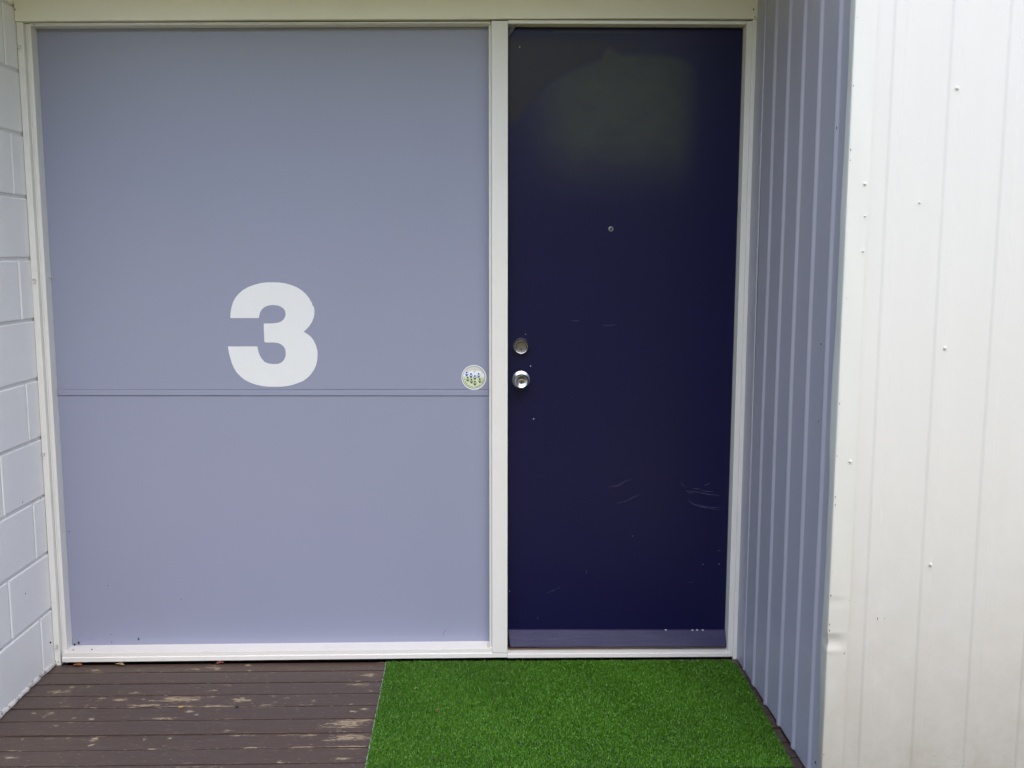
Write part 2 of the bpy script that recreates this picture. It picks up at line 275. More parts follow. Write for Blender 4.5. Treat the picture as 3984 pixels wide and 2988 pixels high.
mx = M('dry_leaf_red', (0.21, 0.062, 0.045), 0.6); mx.vary(90, 0.4); DL3 = mx.m
mx = M('dry_petal_yellow', (0.42, 0.26, 0.05), 0.6); DL4 = mx.m
mx = M('bounce_ochre', (0.61, 0.51, 0.15), 0.9); mx.vary(30, 0.4); mx.bump(mx.noise(90, 4), 0.02, 0.6); BOUNCE = mx.m  # ochre chosen to warm the light bounced into the porch
mx = M('fillet_mortar', (0.62, 0.61, 0.59), 0.7); mx.mix(mx.ramp(mx.noise(45, 5, 0.7), 0.50, 0.60, 0, 0.85), (0.20, 0.17, 0.15)); mx.bump(mx.noise(140, 4), 0.004, 0.8); FILLET = mx.m

# ------------------------------------------------------------------ ground and building mass (setting)
XL, XR, YW = -1.4994, 0.8871, -0.905       # left block wall, ribbed side wall, front plane of the white wall
g = mesh('lawn', [(-90, -90, -0.42), (90, -90, -0.42), (90, 90, -0.42), (-90, 90, -0.42)], [(0, 1, 2, 3)], LAWN); tag(g, kind='structure')
o = mesh('bounce_ground', [(-14, -7.2, -0.416), (14, -7.2, -0.416), (14, -1.5, -0.416), (-14, -1.5, -0.416)], [(0, 1, 2, 3)], BOUNCE); tag(o, kind='structure')  # unseen pale strip, added to bounce warm light up onto the lintel
o = box('inner_wall', -14, 14, 0.125, 5.0, -0.4, 6.6, INNER, 0); tag(o, kind='structure')
o = box('porch_ceiling', -1.75, XR + 0.01, -0.84, 0.12, 2.43, 2.60, CEIL, 0.004); tag(o, kind='structure')

# ------------------------------------------------------------------ deck of planks
deck = box('deck', -1.9, 2.6, -1.62, 0.12, -0.41, -0.045, UNDER, 0); tag(deck, kind='structure')
bounds = [0.004] + [-0.0688 - i * 0.0897 for i in range(10)]
while bounds[-1] > -1.6: bounds.append(bounds[-1] - 0.0897)
def plank(x0, x1, ya, yb, dz, fine):
    gap = random.uniform(0.0012, 0.0026)
    y0, y1 = yb + gap, ya - gap
    nx = int((x1 - x0) / 0.0055) if fine else 12
    py = [0.0, 0.02, 0.06] + list(np.linspace(0.12, 0.88, 14 if fine else 3)) + [0.94, 0.98, 1.0]
    dip = [-0.0004, -0.0001, 0.0] + [0.0] * (len(py) - 6) + [-0.0005, -0.0014, -0.0034]
    xs = np.linspace(x0, x1, nx + 1); ph = random.uniform(0, 6); am = random.uniform(0.0002, 0.0007)
    V = []
    for x in xs:
        wv = am * math.sin(3.1 * x + ph)
        for t, d in zip(py, dip): V.append((x, y0 + t * (y1 - y0), dz + d + wv))
    nj = len(py); F = [(i * nj + j, (i + 1) * nj + j, (i + 1) * nj + j + 1, i * nj + j + 1) for i in range(nx) for j in range(nj - 1)]
    b = len(V)                                                     # underside and ends
    V += [(x0, y0, -0.024), (x1, y0, -0.024), (x1, y1, -0.024), (x0, y1, -0.024)]
    a0, a1, c1, c0 = 0, nx * nj, nx * nj + nj - 1, nj - 1
    F += [(b, b + 3, b + 2, b + 1), tuple([b, b + 1] + [i * nj for i in range(nx, -1, -1)]), tuple([b + 2, b + 3] + [i * nj + nj - 1 for i in range(nx + 1)]),
          tuple([b + 3, b] + list(range(nj))), tuple([b + 1, b + 2] + [nx * nj + j for j in range(nj - 1, -1, -1)])]
    o = mesh('plank', V, F, DECK); me = o.data
    wr = np.zeros(len(V), dtype=np.float32)
    if fine:
        P = np.array(V)
        for (cx, cy, rx, ry) in PEEL:
            if y0 - 0.06 < cy < y1 + 0.06:
                d2 = ((P[:, 0] - cx) / (rx * 1.25)) ** 2 + ((P[:, 1] - cy) / max(ry * 1.3, 0.005)) ** 2
                wr = np.maximum(wr, np.exp(-d2 * 1.1) * 0.95)
        wr = wr + 0.10 * np.exp(-((P[:, 0] + 0.95) / 0.5) ** 2 - ((P[:, 1] + 0.35) / 0.30) ** 2) + 0.10 * np.exp(-((P[:, 0] + 0.45) / 0.25) ** 2 - ((P[:, 1] + 0.55) / 0.25) ** 2)
        edge = np.interp(P[:, 0], np.linspace(x0, x1, 60), np.clip(np.random.default_rng(int(abs(y0) * 1e5)).normal(0.05, 0.35, 60), 0, 0.9))
        wr = wr + edge * np.exp(-((P[:, 1] - y0) / 0.0035) ** 2)
    a = me.attributes.new('wear', 'FLOAT', 'POINT'); a.data.foreach_set('value', np.asarray(wr, dtype=np.float32))
    me.polygons.foreach_set('use_smooth', [len(p.vertices) == 4 for p in me.polygons])
    return child(deck, o)
for i in range(len(bounds) - 1):
    if bounds[i] > YW + 0.05: plank(-1.62, XR + 0.002, bounds[i], bounds[i + 1], random.uniform(-0.0012, 0.0006), bounds[i] > -0.80)
    else: plank(-1.85, 2.5, bounds[i], bounds[i + 1], random.uniform(-0.0012, 0.0006), False)

# ------------------------------------------------------------------ concrete block wall on the left
bw = box('block_wall', XL - 0.185, XL - 0.0045, -0.69, 0.118, -0.30, 2.60, MORTAR, 0)
tag(bw, 'white painted concrete block wall at the left of the porch', 'wall')
block_cache = {}
def block(ya, yb, za, zb):
    key = (round(yb - ya, 3), round(zb - za, 3))
    if key not in block_cache:
        wy, hz = yb - ya, zb - za; bm = bmesh.new(); cf = 0.004; ny, nz = max(2, int(wy / 0.02)), max(2, int(hz / 0.02))
        front = [bm.verts.new((0, y, z)) for y, z in ((cf, cf), (wy - cf, cf), (wy - cf, hz - cf), (cf, hz - cf))]
        mid = [bm.verts.new((-0.0012, y, z)) for y, z in ((cf * .35, cf * .35), (wy - cf * .35, cf * .35), (wy - cf * .35, hz - cf * .35), (cf * .35, hz - cf * .35))]
        rim = [bm.verts.new((-0.010, y, z)) for y, z in ((0, 0), (wy, 0), (wy, hz), (0, hz))]
        bm.faces.new(front)
        for A, B in ((front, mid), (mid, rim)):
            for k in range(4): bm.faces.new((A[k], A[(k + 1) % 4], B[(k + 1) % 4], B[k]))
        bm.faces.new(list(reversed(rim)))
        bmesh.ops.recalc_face_normals(bm, faces=bm.faces)
        me = bpy.data.meshes.new('block'); bm.to_mesh(me); bm.free(); me.materials.append(BLOCK); block_cache[key] = me
    o = bpy.data.objects.new('block', block_cache[key]); o.location = (XL + random.uniform(-0.0012, 0.0004), ya, za); link(o); child(bw, o)
J = 0.0045
for k in range(0, 13):
    z0, z1 = 0.2 * k + J, 0.2 * (k + 1) - J
    if k == 0: z0 = 0.012
    cuts = [0.116, -0.0837, -0.4837, -0.69] if k % 2 == 0 else [0.116, -0.2837, -0.69]
    for a, b in zip(cuts[:-1], cuts[1:]): block(b + J, a - J, z0, z1)
# ragged mortar fillet along the floor
n = 150; ys = np.linspace(0.0, -0.68, n); V, F = [], []
rag = np.convolve(rng.normal(0, 1, n + 8), np.ones(5) / 5, 'same')[4:n + 4]
for i, y in enumerate(ys):
    e = 0.008 + 0.0040 * rag[i] + 0.002 * math.sin(y * 9); zt = 0.017 + 0.002 * math.sin(7 * y + 1)
    V += [(XL - 0.004, y, zt), (XL + 0.002, y, zt - 0.002), (XL + e * 0.75, y, 0.0095 + 0.001 * rag[i]), (XL + e, y, 0.0035), (XL + e * 0.9, y, 0.0012), (XL - 0.004, y, 0.0012)]
for i in range(n - 1):
    for j in range(5): F.append((i * 6 + j, i * 6 + j + 1, (i + 1) * 6 + j + 1, (i + 1) * 6 + j))
child(bw, mesh('mortar_fillet', V, F, FILLET, smooth=True))

# ------------------------------------------------------------------ white timber frame
fr = empty('timber_frame', (-0.3, 0.05, 0.0)); tag(fr, 'white painted timber frame around the lavender panel and navy door', 'door frame')
def part(o): return child(fr, o)
lin_x = [-1.4989, -0.732, -0.154, 0.512, 0.8868]; lin_z = [2.1520, 2.1632, 2.1691, 2.1764, 2.1776]
part(box('jamb', -1.4985, -1.4777, 0.0, 0.115, -0.004, 2.1515, WHITE, 0.0025, zt=(0, 0)))
part(box('stop_bead', -1.4773, -1.4722, 0.0165, 0.115, 0.040, 2.1508, WHITE, 0.0015))
part(box('stop_bead', -1.4718, -1.4592, 0.0145, 0.115, 0.0435, 2.1500, WHITE, 0.0022))
part(box('head_bead', -1.4590, 0.0120, 0.0100, 0.115, 2.1478, 2.1510, WHITE, 0.0008, zb=(0, 0.0145), zt=(0, 0.0150)))
part(box('head_bead', -1.4590, 0.0120, 0.0145, 0.0575, 2.1430, 2.1476, WHITE, 0.0012, zb=(0, 0.0172), zt=(0, 0.0146)))
part(box('mullion', 0.0213, 0.0748, -0.0040, 0.115, 0.0305, 2.1655, WHITE, 0.0018))
part(box('stop_bead', 0.0124, 0.0209, 0.0120, 0.115, 0.0445, 2.1622, WHITE, 0.0015))
part(box('head', 0.0752, 0.8530, 0.0005, 0.115, 2.1580, 2.1692, WHITE, 0.0015, zb=(0, 0.0035), zt=(0, 0.002)))
part(box('head_strip', 0.0752, 0.8530, 0.0120, 0.115, 2.1695, 2.1722, WHITE, 0.0005, zb=(0, 0.002), zt=(0, 0.004)))
part(box('jamb', 0.8535, 0.8716, 0.0, 0.115, 0.0075, 2.1720, WHITE, 0.0015))
part(box('jamb', 0.8720, 0.8862, -0.0035, 0.115, -0.002, 2.1765, WHITE, 0.0015))
sp = [(0.115, 0.0480), (0.058, 0.0465), (0.0, 0.0425), (0.0, 0.0262), (-0.0025, 0.0252), (-0.0025, 0.0098), (0.115, 0.0098)]
part(prism_x('sill', sp, -1.4715, 0.0741, WHITE, 0.0, 0.0030))
tp = [(0.115, 0.0285), (0.045, 0.0275), (0.0, 0.0245), (-0.002, 0.0230), (-0.002, 0.0090), (0.115, 0.0090)]
part(prism_x('threshold', tp, 0.0745, 0.8640, WHITE, 0.0015, -0.0015))
part(box('weather_strip', 0.0760, 0.8525, 0.0300, 0.0600, 0.0275, 0.0345, BROWN, 0.001))
# painted-over hooks, nail heads and knobs on the frame
def hook(x, y, z, s=1.0, ang=0.0):
    n = 14; V, F = [], []; R, r = 0.0062 * s, 0.0016 * s; pts = [(0, 0.010, 0), (0, 0.004, 0)]
    for k in range(n): a = -0.4 + 4.1 * k / (n - 1); pts.append((R * math.sin(a) * 0.9, -0.002 - 0.002 * k / n, R * (1 - math.cos(a)) * -1 + 0.001))
    for i, p in enumerate(pts):
        for k in range(6):
            t = 2 * math.pi * k / 6; V.append((p[0] + r * math.cos(t), p[1] + (r * math.sin(t) if i > 1 else 0), p[2] + r * math.sin(t) * (1 if i < 2 else 0.7)))
    for i in range(len(pts) - 1):
        for k in range(6): F.append((i * 6 + k, i * 6 + (k + 1) % 6, (i + 1) * 6 + (k + 1) % 6, (i + 1) * 6 + k))
    F.append(tuple(range(6))); F.append(tuple(range(len(V) - 1, len(V) - 7, -1)))
    o = mesh('hook', V, F, HOOK, smooth=True); o.location = (x, y, z); o.rotation_euler = (0, ang, 0); part(o)
for x, z, a in ((-1.4895, 2.0774, 0.4), (-1.4905, 1.3331, -0.3), (-1.4900, 0.7481, 1.2), (-1.4872, 0.0725, 0.2)): hook(x, -0.001, z, 1.0, a)
for x, y, z, a in ((-1.4572, 0.046, 2.1369, 1.0), (-1.4572, 0.046, 1.3378, -1.4), (-1.4570, 0.046, 0.0814, 0.5)): hook(x, y, z, 0.8, a)
for x, y, z, r in ((0.0150, 0.008, 2.1610, 0.0058), (0.0080, 0.010, 0.0490, 0.0055), (-1.4860, 0.0, 0.0110, 0.0026), (-1.4480, 0.0125, 2.1480, 0.003)):
    part(lathe_y('nail_head', [(r, y + 0.012), (r, y + 0.002), (r * 0.92, y - 0.0008), (r * 0.6, y - 0.0026), (r * 0.2, y - 0.0032)], x, z, HOOK, 16))
for x, z in ((-1.4410, 0.0445),): part(box('nail_head', x - 0.0015, x + 0.0015, 0.020, 0.023, z - 0.004, z + 0.003, BROWN, 0.0004, 1))

# lintel beam over the frame
V = []
for x, z in zip(lin_x, lin_z): V += [(x, -0.0065, z), (x, -0.0065, 2.428), (x, 0.115, 2.428), (x, 0.115, z)]
F = [(0, 3, 2, 1), (16, 17, 18, 19)]
for i in range(4):
    for j in range(4): F.append((4 * i + j, 4 * i + (j + 1) % 4, 4 * i + 4 + (j + 1) % 4, 4 * i + 4 + j))
bm = bmesh.new(); bv = [bm.verts.new(v) for v in V]
for f in F: bm.faces.new([bv[i] for i in f])
bmesh.ops.recalc_face_normals(bm, faces=bm.faces)
bmesh.ops.bevel(bm, geom=[e for e in bm.edges if abs(e.verts[0].co.x - e.verts[1].co.x) > 0.1], offset=0.0025, segments=2, affect='EDGES', profile=0.6)
lb = from_bm('lintel_beam', bm, LINTEL); tag(lb, 'wide off white lintel beam across the top above panel and door', 'beam')

# ------------------------------------------------------------------ lavender infill panel, batten, numeral
pn = empty('infill_panel', (-0.72, 0.06, 0.046)); tag(pn, 'large lavender grey wall panel with white numeral beside the door', 'panel')
child(pn, box('upper_sheet', -1.4625, 0.0125, 0.058, 0.070, 0.9568, 2.1500, LAV, 0.0008, 1, zt=(0, 0.016), zb=(0.0015, -0.0015)))
child(pn, box('lower_sheet', -1.4625, 0.0125, 0.0585, 0.070, 0.0450, 0.9350, LAV, 0.0008, 1, zt=(0.002, -0.002)))
child(pn, box('batten', -1.4580, 0.0115, 0.0545, 0.0577, 0.9358, 0.9563, LAV, 0.0014, 2, zt=(0.0022, -0.0022), zb=(0.0022, -0.0022)))
child(pn, box('batten_back', -1.4600, 0.0120, 0.0605, 0.0700, 0.9370, 0.9555, LAV, 0))
num = child(pn, flat_poly('numeral', THREE, 0.0572, 0.0007, NUM)); num['label'] = 'white painted numeral 3 on the lavender panel'
for x, z in ((-1.257, 0.979), (-0.976, 0.980), (-0.184, 0.977), (-0.60, 1.62), (-0.42, 0.62), (-1.12, 0.57)):      # filled nail heads under the paint
    child(pn, lathe_y('nail_head', [(0.0026, 0.0590), (0.0024, 0.0576), (0.0014, 0.0571), (0.0003, 0.0570)], x, z, LAV, 10))
mx = M('panel_scuff', (0.17, 0.18, 0.25), 0.5)
child(pn, flat_poly('scuff', [(-0.1530, 0.0700), (-0.1528, 0.0790), (-0.1500, 0.0860), (-0.1450, 0.0900), (-0.1400, 0.0905), (-0.1440, 0.0885), (-0.1480, 0.0840), (-0.1508, 0.0780), (-0.1518, 0.0705)], 0.0581, 0.0006, mx.m))
def pellet(x, y, z, r, parent, s=(1, 1, 1.3)):
    bm = bmesh.new(); bmesh.ops.create_icosphere(bm, subdivisions=1, radius=r)
    for v in bm.verts: v.co = Vector((v.co.x * s[0], v.co.y * s[1], v.co.z * s[2])) * random.uniform(0.85, 1.15)
    o = from_bm('dirt_speck', bm, SPECK, True); o.location = (x, y, z); child(parent, o)
for x, z, r in ((-1.4505, 0.0500, 0.0036), (-1.4358, 0.0565, 0.0042), (-1.3218, 0.0859, 0.0015), (-1.3208, 0.0561, 0.0016), (-1.2263, 0.0688, 0.0030), (-1.3239, 0.2644, 0.0015), (-1.072, 0.2126, 0.0014), (-1.447, 0.46, 0.0017)):
    pellet(x, 0.057, z, r, pn)
for x, y, z, r, par in ((-1.376, 0.020, 0.0465, 0.0022, fr), (-1.4905, -0.012, 0.018, 0.002, fr), (0.872, -0.0065, 2.207, 0.0027, lb), (0.8775, -0.0065, 2.183, 0.0020, lb), (-1.4960, -0.0065, 2.188, 0.0024, lb)): pellet(x, y, z, r, par)
for y, z, r in ((-0.022, 0.090, 0.0030), (-0.03, 0.60, 0.0016), (-0.16, 0.62, 0.0014), (-0.18, 0.32, 0.0016)): pellet(XL + 0.001, y, z, r, bw)

# ------------------------------------------------------------------ round sticker
SX, SZ, SR = -0.0399, 0.9968, 0.0428
sk = empty('round_sticker', (SX, 0.0575, SZ - SR)); tag(sk, 'round white and green sticker with little figures beside the door frame', 'sticker')
def S(px, py): return (SX + (px - 992) / 577 * SR, SZ - (py - 815) / 577 * SR)
def circ(cx, cy, r, n=40): return [S(cx + r * math.cos(2 * math.pi * k / n), cy - r * math.sin(2 * math.pi * k / n)) for k in range(n)]
child(sk, flat_poly('sticker_disc', circ(992, 815, 577, 56), 0.0570, 0.0008, ST_W))
child(sk, flat_poly('outline_ring', circ(985, 808, 528, 56), 0.05685, 0.0002, ST_L))
child(sk, flat_poly('emblem_field', circ(985, 808, 506, 56), 0.05672, 0.0002, ST_G))
def arcpts(a0, a1, r=506, n=18): return [S(985 + r * math.cos(math.radians(a0 + (a1 - a0) * k / n)), 808 - r * math.sin(math.radians(a0 + (a1 - a0) * k / n))) for k in range(n + 1)]
child(sk, flat_poly('emblem_sky', arcpts(1, 174, 505, 30), 0.05660, 0.0002, ST_TOP))
child(sk, flat_poly('emblem_hills', arcpts(174, 141, 504, 8) + [S(*q) for q in ((735, 560), (880, 492), (960, 487), (992, 610), (1012, 640), (1110, 492), (1310, 520), (1350, 600), (1340, 690), (1425, 605))] + arcpts(22, 2, 504, 6), 0.05648, 0.0002, ST_W))
def figure(hx, hy, mh, mb, split=None):
    o = child(sk, flat_poly('figure_head', circ(hx, hy, 47, 16), 0.05634, 0.0002, mh))
    P = [(-100, 42), (-92, 36), (-38, 80), (38, 80), (92, 36), (102, 44), (46, 118), (46, 172), (-48, 172), (-46, 118)]
    if split is None: child(sk, flat_poly('figure_body', [S(hx + a, hy + b) for a, b in P], 0.05634, 0.0002, mb))
    else:
        child(sk, flat_poly('figure_body', [S(hx + a, hy + b) for a, b in ((-100, 42), (-92, 36), (-38, 80), (38, 80), (92, 36), (102, 44), (46, 114), (-46, 114))], 0.05634, 0.0002, mh))
        child(sk, flat_poly('figure_body', [S(hx + a, hy + b) for a, b in ((-46, 116), (46, 116), (46, 180), (-48, 180))], 0.05634, 0.0002, mb))
figure(655, 582, ST_B, ST_B); figure(855, 655, ST_B, ST_F, 1); figure(1037, 745, ST_B, ST_F); figure(1210, 650, ST_B, ST_B)
for hx, hy in ((705, 828), (875, 918), (1036, 1013), (1260, 893)): figure(hx, hy, ST_F, ST_F)
# lettering round the lower edge
def glyph(ch, size):
    cu = bpy.data.curves.new('t', 'FONT'); cu.body = ch; cu.size = size; cu.align_x = 'CENTER'; cu.resolution_u = 2
    to = bpy.data.objects.new('t', cu); C.objects.link(to); dg = bpy.context.evaluated_depsgraph_get()
    me = bpy.data.meshes.new_from_object(to.evaluated_get(dg)); V = [v.co.copy() for v in me.vertices]; F = [tuple(p.vertices) for p in me.polygons]
    bpy.data.objects.remove(to); bpy.data.curves.remove(cu); bpy.data.meshes.remove(me); return V, F
txt = 'NEIGHBOURHOOD SUPPORT GROUP'; V, F = [], []
for i, ch in enumerate(txt):
    if ch == ' ': continue
    a = math.radians(188 + (348 - 188) * i / (len(txt) - 1)); R = 478 / 577 * SR; gv, gf = glyph(ch, 0.0062)
    cx, cz = SX + R * math.cos(a), SZ + R * math.sin(a); rot = a + math.pi / 2; b = len(V)
    for v in gv: V.append((cx + v.x * math.cos(rot) - v.y * math.sin(rot), 0.05640, cz + v.x * math.sin(rot) + v.y * math.cos(rot)))
    F += [tuple(b + k for k in f) for f in gf]
child(sk, mesh('lettering', V, F, ST_T))

# ------------------------------------------------------------------ navy door
DX0, DX1, DZ0, DZ1, DY = 0.0772, 0.8515, 0.0385, 2.1565, 0.045
dr = empty('door', ((DX0 + DX1) / 2, 0.06, DZ0)); tag(dr, 'dark navy blue painted front door with two round chrome locks', 'door')
nx, nz = 124, 330; xs = np.linspace(DX0, DX1, nx); zs = np.linspace(DZ0, DZ1, nz)
gx, gz = np.meshgrid(xs, zs, indexing='ij')
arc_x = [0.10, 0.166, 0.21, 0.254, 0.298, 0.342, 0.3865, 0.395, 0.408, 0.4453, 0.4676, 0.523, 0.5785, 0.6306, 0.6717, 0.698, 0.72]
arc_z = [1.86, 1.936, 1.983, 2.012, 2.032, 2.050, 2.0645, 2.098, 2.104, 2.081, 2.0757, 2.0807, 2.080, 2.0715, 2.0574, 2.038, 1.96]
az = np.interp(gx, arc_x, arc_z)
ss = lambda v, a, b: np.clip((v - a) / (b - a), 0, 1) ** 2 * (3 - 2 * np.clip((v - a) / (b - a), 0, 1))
inside = ss(az - gz, -0.004, 0.022) * ss(gz, 1.56, 1.90) * ss(0.735 - gx, 0.0, 0.11) * ss(gx, 0.10, 0.32)  # extent of the painted tree reflection, bounded by the smear's arc
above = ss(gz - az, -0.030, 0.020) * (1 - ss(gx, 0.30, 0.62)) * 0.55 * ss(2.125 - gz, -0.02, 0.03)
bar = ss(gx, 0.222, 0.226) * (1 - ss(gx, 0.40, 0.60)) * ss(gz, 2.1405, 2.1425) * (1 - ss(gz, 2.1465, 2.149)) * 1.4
reflection_dust = np.clip(0.56 * inside + bar * 0.45, 0, 1); grime = np.clip(above * 1.75, 0, 1)
V = [(x, DY, z) for x in xs for z in zs]
F = [(i * nz + j, (i + 1) * nz + j, (i + 1) * nz + j + 1, i * nz + j + 1) for i in range(nx - 1) for j in range(nz - 1)]
b = len(V); V += [(DX0, DY + 0.04, DZ0), (DX1, DY + 0.04, DZ0), (DX1, DY + 0.04, DZ1), (DX0, DY + 0.04, DZ1)]
F += [(b, b + 3, b + 2, b + 1), tuple([b, b + 1] + [i * nz for i in range(nx - 1, -1, -1)]), tuple([b + 2, b + 3] + [i * nz + nz - 1 for i in range(nx)]),
      tuple([b + 3, b] + list(range(nz))), tuple([b + 1, b + 2] + [(nx - 1) * nz + j for j in range(nz - 1, -1, -1)])]
leaf = mesh('leaf', V, F, NAVY); at = leaf.data.attributes.new('reflection_dust', 'FLOAT', 'POINT')
at.data.foreach_set('value', np.concatenate([reflection_dust.ravel(), np.zeros(4)]).astype(np.float32))
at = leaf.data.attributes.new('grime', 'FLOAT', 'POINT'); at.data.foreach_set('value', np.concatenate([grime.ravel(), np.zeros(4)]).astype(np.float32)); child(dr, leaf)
# drip board along the foot
V = []; NX = 40
for i in range(NX + 1):
    t = i / NX; x = DX0 + 0.0005 + t * (DX1 - DX0 - 0.001); k = 0.010 * (1 - min(1, t * 12)); xb = x + (0.009 if i == 0 else 0.0)
    zt = 0.0985 - 0.0075 * t; zb = 0.0465 - 0.006 * t + 0.0006 * math.sin(23 * t)
    V += [(x, DY - 0.0005, zt), (x + (0.001 if i == 0 else 0), DY - 0.006, zt - 0.002), (xb, DY - 0.031, zb + 0.003), (xb, DY - 0.0325, zb), (xb, DY - 0.030, zb - 0.0035), (x, DY - 0.0005, zb - 0.0035)]
F = [(0, 1, 2, 3, 4, 5), tuple(range(NX * 6 + 5, NX * 6 - 1, -1))] + [(i * 6 + j, (i + 1) * 6 + j, (i + 1) * 6 + (j + 1) % 6, i * 6 + (j + 1) % 6) for i in range(NX) for j in range(6)]
db = child(dr, mesh('drip_board', V, F, NAVYBOARD)); db['label'] = 'worn navy drip board along the foot of the door'
# locks
def plug(parent, cx, cz, y, r):
    c = lathe_y('key_plug', [(r, y + 0.006), (r, y), (r * 0.88, y - 0.0006), (r * 0.5, y - 0.0006)], cx, cz, NICKEL, 20); child(parent, c)
    s = flat_poly('keyway', [(cx - 0.0009, cz + 0.0040), (cx + 0.0009, cz + 0.0040), (cx + 0.0010, cz + 0.0012), (cx + 0.0019, cz + 0.0006), (cx + 0.0014, cz - 0.0012), (cx + 0.0008, cz - 0.0042), (cx - 0.0008, cz - 0.0042), (cx - 0.0016, cz - 0.0008)], y - 0.0008, 0.0012, DARK); child(parent, s)
BX, BZ, KZ = 0.1216, 1.1045, 0.9905
def sub(o, parent): o.parent = parent; return o
dbolt = child(dr, lathe_y('deadbolt', [(0.0308, DY), (0.0308, DY - 0.003), (0.0298, DY - 0.006), (0.0232, DY - 0.021), (0.0215, DY - 0.0225), (0.0205, DY - 0.0225), (0.0188, DY - 0.0205), (0.0186, DY - 0.0195), (0.004, DY - 0.0195)], BX, BZ, DULL, 48))
dbolt['label'] = 'dull grey round deadbolt above the knob'
ring = lathe_y('face_ring', [(0.0218, DY - 0.0215), (0.0219, DY - 0.0235), (0.0210, DY - 0.0245), (0.0197, DY - 0.0240), (0.0190, DY - 0.0215)], BX, BZ, CHROME, 48); child(dbolt, ring)
face = lathe_y('lock_face', [(0.0186, DY - 0.018), (0.0186, DY - 0.0205), (0.0170, DY - 0.0222), (0.0160, DY - 0.0218), (0.003, DY - 0.0218)], BX, BZ, NICKEL, 40); child(dbolt, face)
plug(dbolt, BX - 0.0002, BZ - 0.0068, DY - 0.0222, 0.0062)
knob = child(dr, lathe_y('knob', [(0.0308, DY), (0.0308, DY - 0.0025), (0.0302, DY - 0.0042), (0.0235, DY - 0.0072), (0.0220, DY - 0.0080), (0.0135, DY - 0.0100), (0.0125, DY - 0.0260), (0.0160, DY - 0.0310), (0.0225, DY - 0.0370), (0.0250, DY - 0.0440), (0.0246, DY - 0.0530), (0.0222, DY - 0.0590), (0.0196, DY - 0.0610), (0.0180, DY - 0.0602), (0.0120, DY - 0.0560), (0.0085, DY - 0.0545), (0.002, DY - 0.0545)], BX, KZ, CHROME, 48))
knob['label'] = 'shiny chrome door knob with keyhole'
plug(knob, BX, KZ, DY - 0.0560, 0.0072)
ph = child(dr, lathe_y('peephole', [(0.0088, DY), (0.0086, DY - 0.0022), (0.0068, DY - 0.0032), (0.0056, DY - 0.0024), (0.0052, DY - 0.0008), (0.001, DY - 0.0008)], 0.4245, 1.5026, DULL, 24))
child(ph, lathe_y('glass_lens', [(0.0050, DY - 0.0008), (0.0040, DY - 0.0018), (0.002, DY - 0.0023), (0.0005, DY - 0.0024)], 0.4245, 1.5026, LENS, 16))
def ribbon(pts, wd):
    P = [Vector((x, 0, z)) for x, z in pts]; Q = []
    for a, b in zip(P[:-1], P[1:]):
        for k in range(4): Q.append(a.lerp(b, k / 4) + Vector((random.uniform(-1, 1), 0, random.uniform(-1, 1))) * 0.0006)
    Q.append(P[-1]); V, F = [], []
    for i, q in enumerate(Q):
        d = (Q[min(i + 1, len(Q) - 1)] - Q[max(i - 1, 0)]).normalized(); nrm = Vector((-d.z, 0, d.x)); h = wd * 0.5 * (0.25 + 0.75 * math.sin(math.pi * i / (len(Q) - 1))) * random.uniform(0.4, 1.1)
        V += [(q.x + nrm.x * h, DY - 0.0003, q.z + nrm.z * h), (q.x - nrm.x * h, DY - 0.0003, q.z - nrm.z * h)]
    F = [(2 * i, 2 * i + 1, 2 * i + 3, 2 * i + 2) for i in range(len(Q) - 1)]
    child(dr, mesh('scratch', V, F, SCRATCH))
for s in SCR: ribbon(s, 0.0011)
for s in ([(0.2879, 1.1933), (0.3224, 1.1921)], [(0.295, 0.9284), (0.300, 0.9287)], [(0.40, 1.178), (0.425, 1.176), (0.445, 1.181)]): ribbon(s, 0.0010)
for x, z, r in ((0.1546, 1.0372, 0.0019), (0.1659, 0.8539, 0.0019), (0.1368, 1.1464, 0.0011), (0.1144, 2.0942, 0.0021), (0.7673, 0.3312, 0.0013), (0.8248, 0.3316, 0.0013), (0.5161, 0.435, 0.001), (0.0828, 0.2379, 0.0012)):
    child(dr, flat_poly('paint_chip', [(x + r * random.uniform(0.6, 1.2) * math.cos(t), z + r * random.uniform(0.6, 1.3) * math.sin(t)) for t in np.linspace(0, 5.6, 8)], DY - 0.0003, 0.0006, CHIP))
for x, z in ((0.640, 0.0925), (0.735, 0.0908), (0.752, 0.0912), (0.772, 0.0906)):
    child(dr, flat_poly('paint_chip', [(x + 0.0045 * random.uniform(0.6, 1.2) * math.cos(t), z + 0.0014 * random.uniform(0.6, 1.3) * math.sin(t)) for t in np.linspace(0, 5.6, 9)], DY - 0.0072, 0.004, CHIP))
# grey cobweb across the top corner of the door
V, F = [], []
def strand(a, b, wd=0.0005):
    a, b = Vector(a), Vector(b); d = (b - a).normalized(); nn = Vector((-d.z, 0, d.x)) * wd * 0.5; k = len(V)
    V.extend([tuple(a + nn), tuple(a - nn), tuple(b - nn), tuple(b + nn)]); F.append((k, k + 1, k + 2, k + 3))
for k in range(16):
    t = k / 15; strand((0.0775 + random.uniform(0, 0.001), 0.012 + 0.02 * random.random(), 2.157 - 0.034 * (0.35 + 0.65 * t)), (0.079 + 0.026 * (0.35 + 0.65 * t), 0.012 + 0.02 * random.random(), 2.1585), random.uniform(0.0004, 0.0011))
mx = M('cobweb_grey', (0.22, 0.22, 0.21), 0.9)
cw = mesh('cobweb', V, F, mx.m); tag(cw, 'grey cobweb strands in the upper corner of the navy door', 'cobweb')

